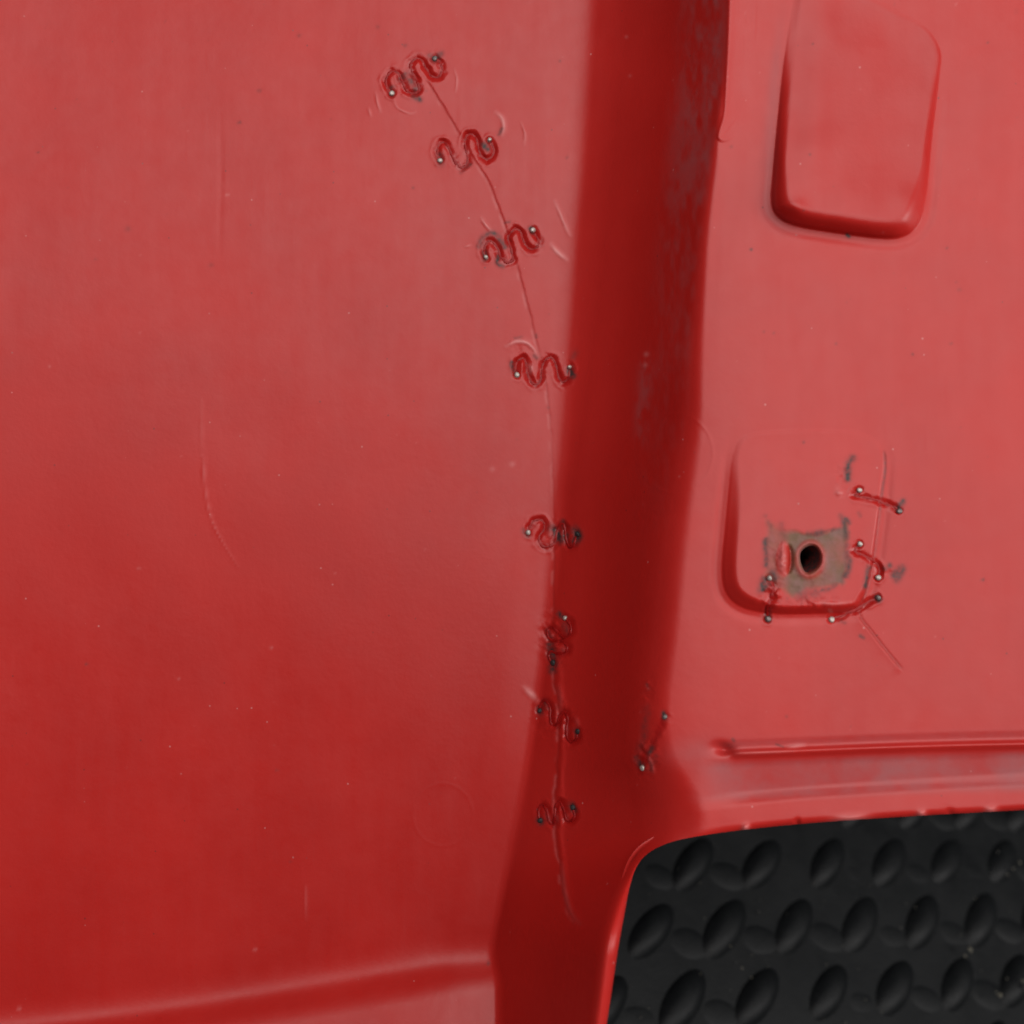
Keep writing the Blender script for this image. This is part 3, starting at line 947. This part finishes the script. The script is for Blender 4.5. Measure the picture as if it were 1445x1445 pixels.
rowA = [(988, 1220), (1077, 1215), (1165, 1217), (1248, 1222), (1335, 1219)]
rowB = [(922, 1317), (1023, 1311), (1119, 1303), (1212, 1300), (1301, 1300), (1385, 1296)]
rowC = [(957, 1417), (1063, 1410), (1167, 1398), (1264, 1394), (1360, 1392)]
A_, b_ = [], []
for r_, row in enumerate((rowA, rowB, rowC)):
    for k, q in enumerate(row):
        A_.append([1, k + (.5 if r_ != 1 else 0), r_, ]); b_.append(loc2(on_mat(*q)))
sol = np.linalg.lstsq(np.array(A_, float), np.array(b_), rcond=None)[0]
o2, c2, r2 = sol


def px_axes(u, v, du_, dv_):
    return (loc2(on_mat(u + du_, v + dv_)) - loc2(on_mat(u - du_, v - dv_))) / 2


MA = px_axes(1167, 1398, 17, -39); MI = px_axes(1167, 1398, 19, 8)
NA = px_axes(1167, 1398, 40, 21); NI = px_axes(1167, 1398, 9, -17)
M_mat = Matrix(((ex[0], ey[0], ez[0], p0[0]), (ex[1], ey[1], ez[1], p0[1]), (ex[2], ey[2], ez[2], p0[2]), (0, 0, 0, 1)))
mat_root = bpy.data.objects.new('rubber_mat', None)
COL.objects.link(mat_root)
mat_root.matrix_world = G @ M_mat
mat_root['label'] = 'black rubber floor mat with raised oval studs seen through the panel cutout'
mat_root['category'] = 'mat'


def stud_mesh(name, a1, a2, hgt):
    rings, seg = 12, 28
    co = []
    for i in range(rings):
        f = i / (rings - 1)
        rr = max(1.12 * (1 - f), .001)
        zz = hgt * max(0, 1 - (rr / 1.12) ** 2.8) ** 1.0
        for j in range(seg):
            t = 2 * math.pi * j / seg
            x, y = math.cos(t), math.sin(t)
            # pointed oval
            y *= (1 - .05 * abs(x) ** 2)
            p = rr * (x * a1 + y * a2)
            co.append((p[0], p[1], zz - .0004))
    q = []
    for i in range(rings - 1):
        for j in range(seg):
            q.append((i * seg + j, i * seg + (j + 1) % seg, (i + 1) * seg + (j + 1) % seg, (i + 1) * seg + j))
    me = bpy.data.meshes.new(name)
    me.from_pydata(co, [], q)
    for p in me.polygons: p.use_smooth = True
    me.materials.append(M_RUB)
    return me


s1 = stud_mesh('stud', MA * 1.0, MI * 1.10, .0054)
s2 = stud_mesh('cross_stud', NA * .60, NI * .95, .0008)
gx = np.linspace(-.34, .42, 90)
gy = np.linspace(-.40, .50, 90)
XX, YY = np.meshgrid(gx, gy)
ZZ = .0008 * (fbm(XX * 1000, YY * 1000, 35, 5, 3) - .5) * 2
co = np.stack([XX, YY, ZZ], -1).reshape(-1, 3)
ii = np.arange(90 * 90).reshape(90, 90)
qq = np.stack([ii[:-1, :-1], ii[:-1, 1:], ii[1:, 1:], ii[1:, :-1]], -1).reshape(-1, 4)
mesh_np('mat_base', co, qq, M_RUB, mat_root)
for r_ in range(-2, 6):
    for k in range(-3, 9):
        for me, off, dn in ((s1, 0, 0), (s2, .5, .19)):
            c = o2 + c2 * (k + off + (.5 if r_ % 2 == 0 else 0)) + r2 * (r_ + dn)
            # only the part of the mat that lies under the opening or close to it
            p = p0 + ex * c[0] + ey * c[1]
            dz = cam_p[2] - p[2]
            pu = CU + F * p[0] / dz; pv = CU - F * p[1] / dz
            if not (820 < pu < 1520 and 1110 < pv < 1520): continue
            o = bpy.data.objects.new(me.name.split('.')[0], me)
            COL.objects.link(o)
            o.parent = mat_root
            o.location = (c[0], c[1], 0)
            o.rotation_euler = (0, 0, rng.uniform(-.05, .05))
            s_ = rng.uniform(.94, 1.05)
            o.scale = (s_, s_, rng.uniform(.85, 1.1))

# grit lying on the mat
gm, gnt, gb = mat_new("grit")
gN = NT(gnt)
gN.link(gN.mix(gN.ramp(gN.noise(gN.n('ShaderNodeTexCoord').outputs['Object'], 120, 3), .35, .65), (0.06, 0.057, 0.052), (0.11, 0.10, 0.075)), gb.inputs['Base Color'])
gb.inputs['Roughness'].default_value = .8
co, q = [], []
gl = [(1425, 1222, 5.5), (1416, 1231, 3), (1408, 1240, 3), (1355, 1345, 5), (1347, 1353, 3.5), (1396, 1408, 5), (1391, 1404, 3), (1434, 1396, 5), (1440, 1384, 4), (1428, 1388, 4),
      (1068, 1288, 2), (1019, 1340, 2.2), (1278, 1286, 2.2), (1275, 1276, 1.6)]
for k in range(80):
    gl.append((rng.uniform(880, 1480), rng.uniform(1190, 1480), abs(rng.normal(0, 1.0)) + .5))
for (u_, v_, r_) in gl:
    c = loc2(on_mat(u_, v_))
    b0 = len(co)
    rr = r_ * MZ / F * rng.uniform(.8, 1.1)
    base_ = [(1, 0, 0), (-1, 0, 0), (0, 1, 0), (0, -1, 0), (0, 0, 1), (0, 0, -1)]
    for d_ in base_:
        j = rng.uniform(.6, 1.15, 3)
        co.append((c[0] + d_[0] * rr * j[0], c[1] + d_[1] * rr * j[1], .006 * (r_ > 2) + .002 + d_[2] * rr * .7 * j[2]))
    for f_ in ((0, 2, 4), (2, 1, 4), (1, 3, 4), (3, 0, 4), (2, 0, 5), (1, 2, 5), (3, 1, 5), (0, 3, 5)):
        q.append(tuple(b0 + x for x in f_))
go = mesh_np('grit', np.array(co), np.array(q), gm, None)
go.matrix_world = G @ M_mat
go['kind'] = 'stuff'
go['label'] = 'pale dust and grit scattered on the black mat'
go['category'] = 'grit'
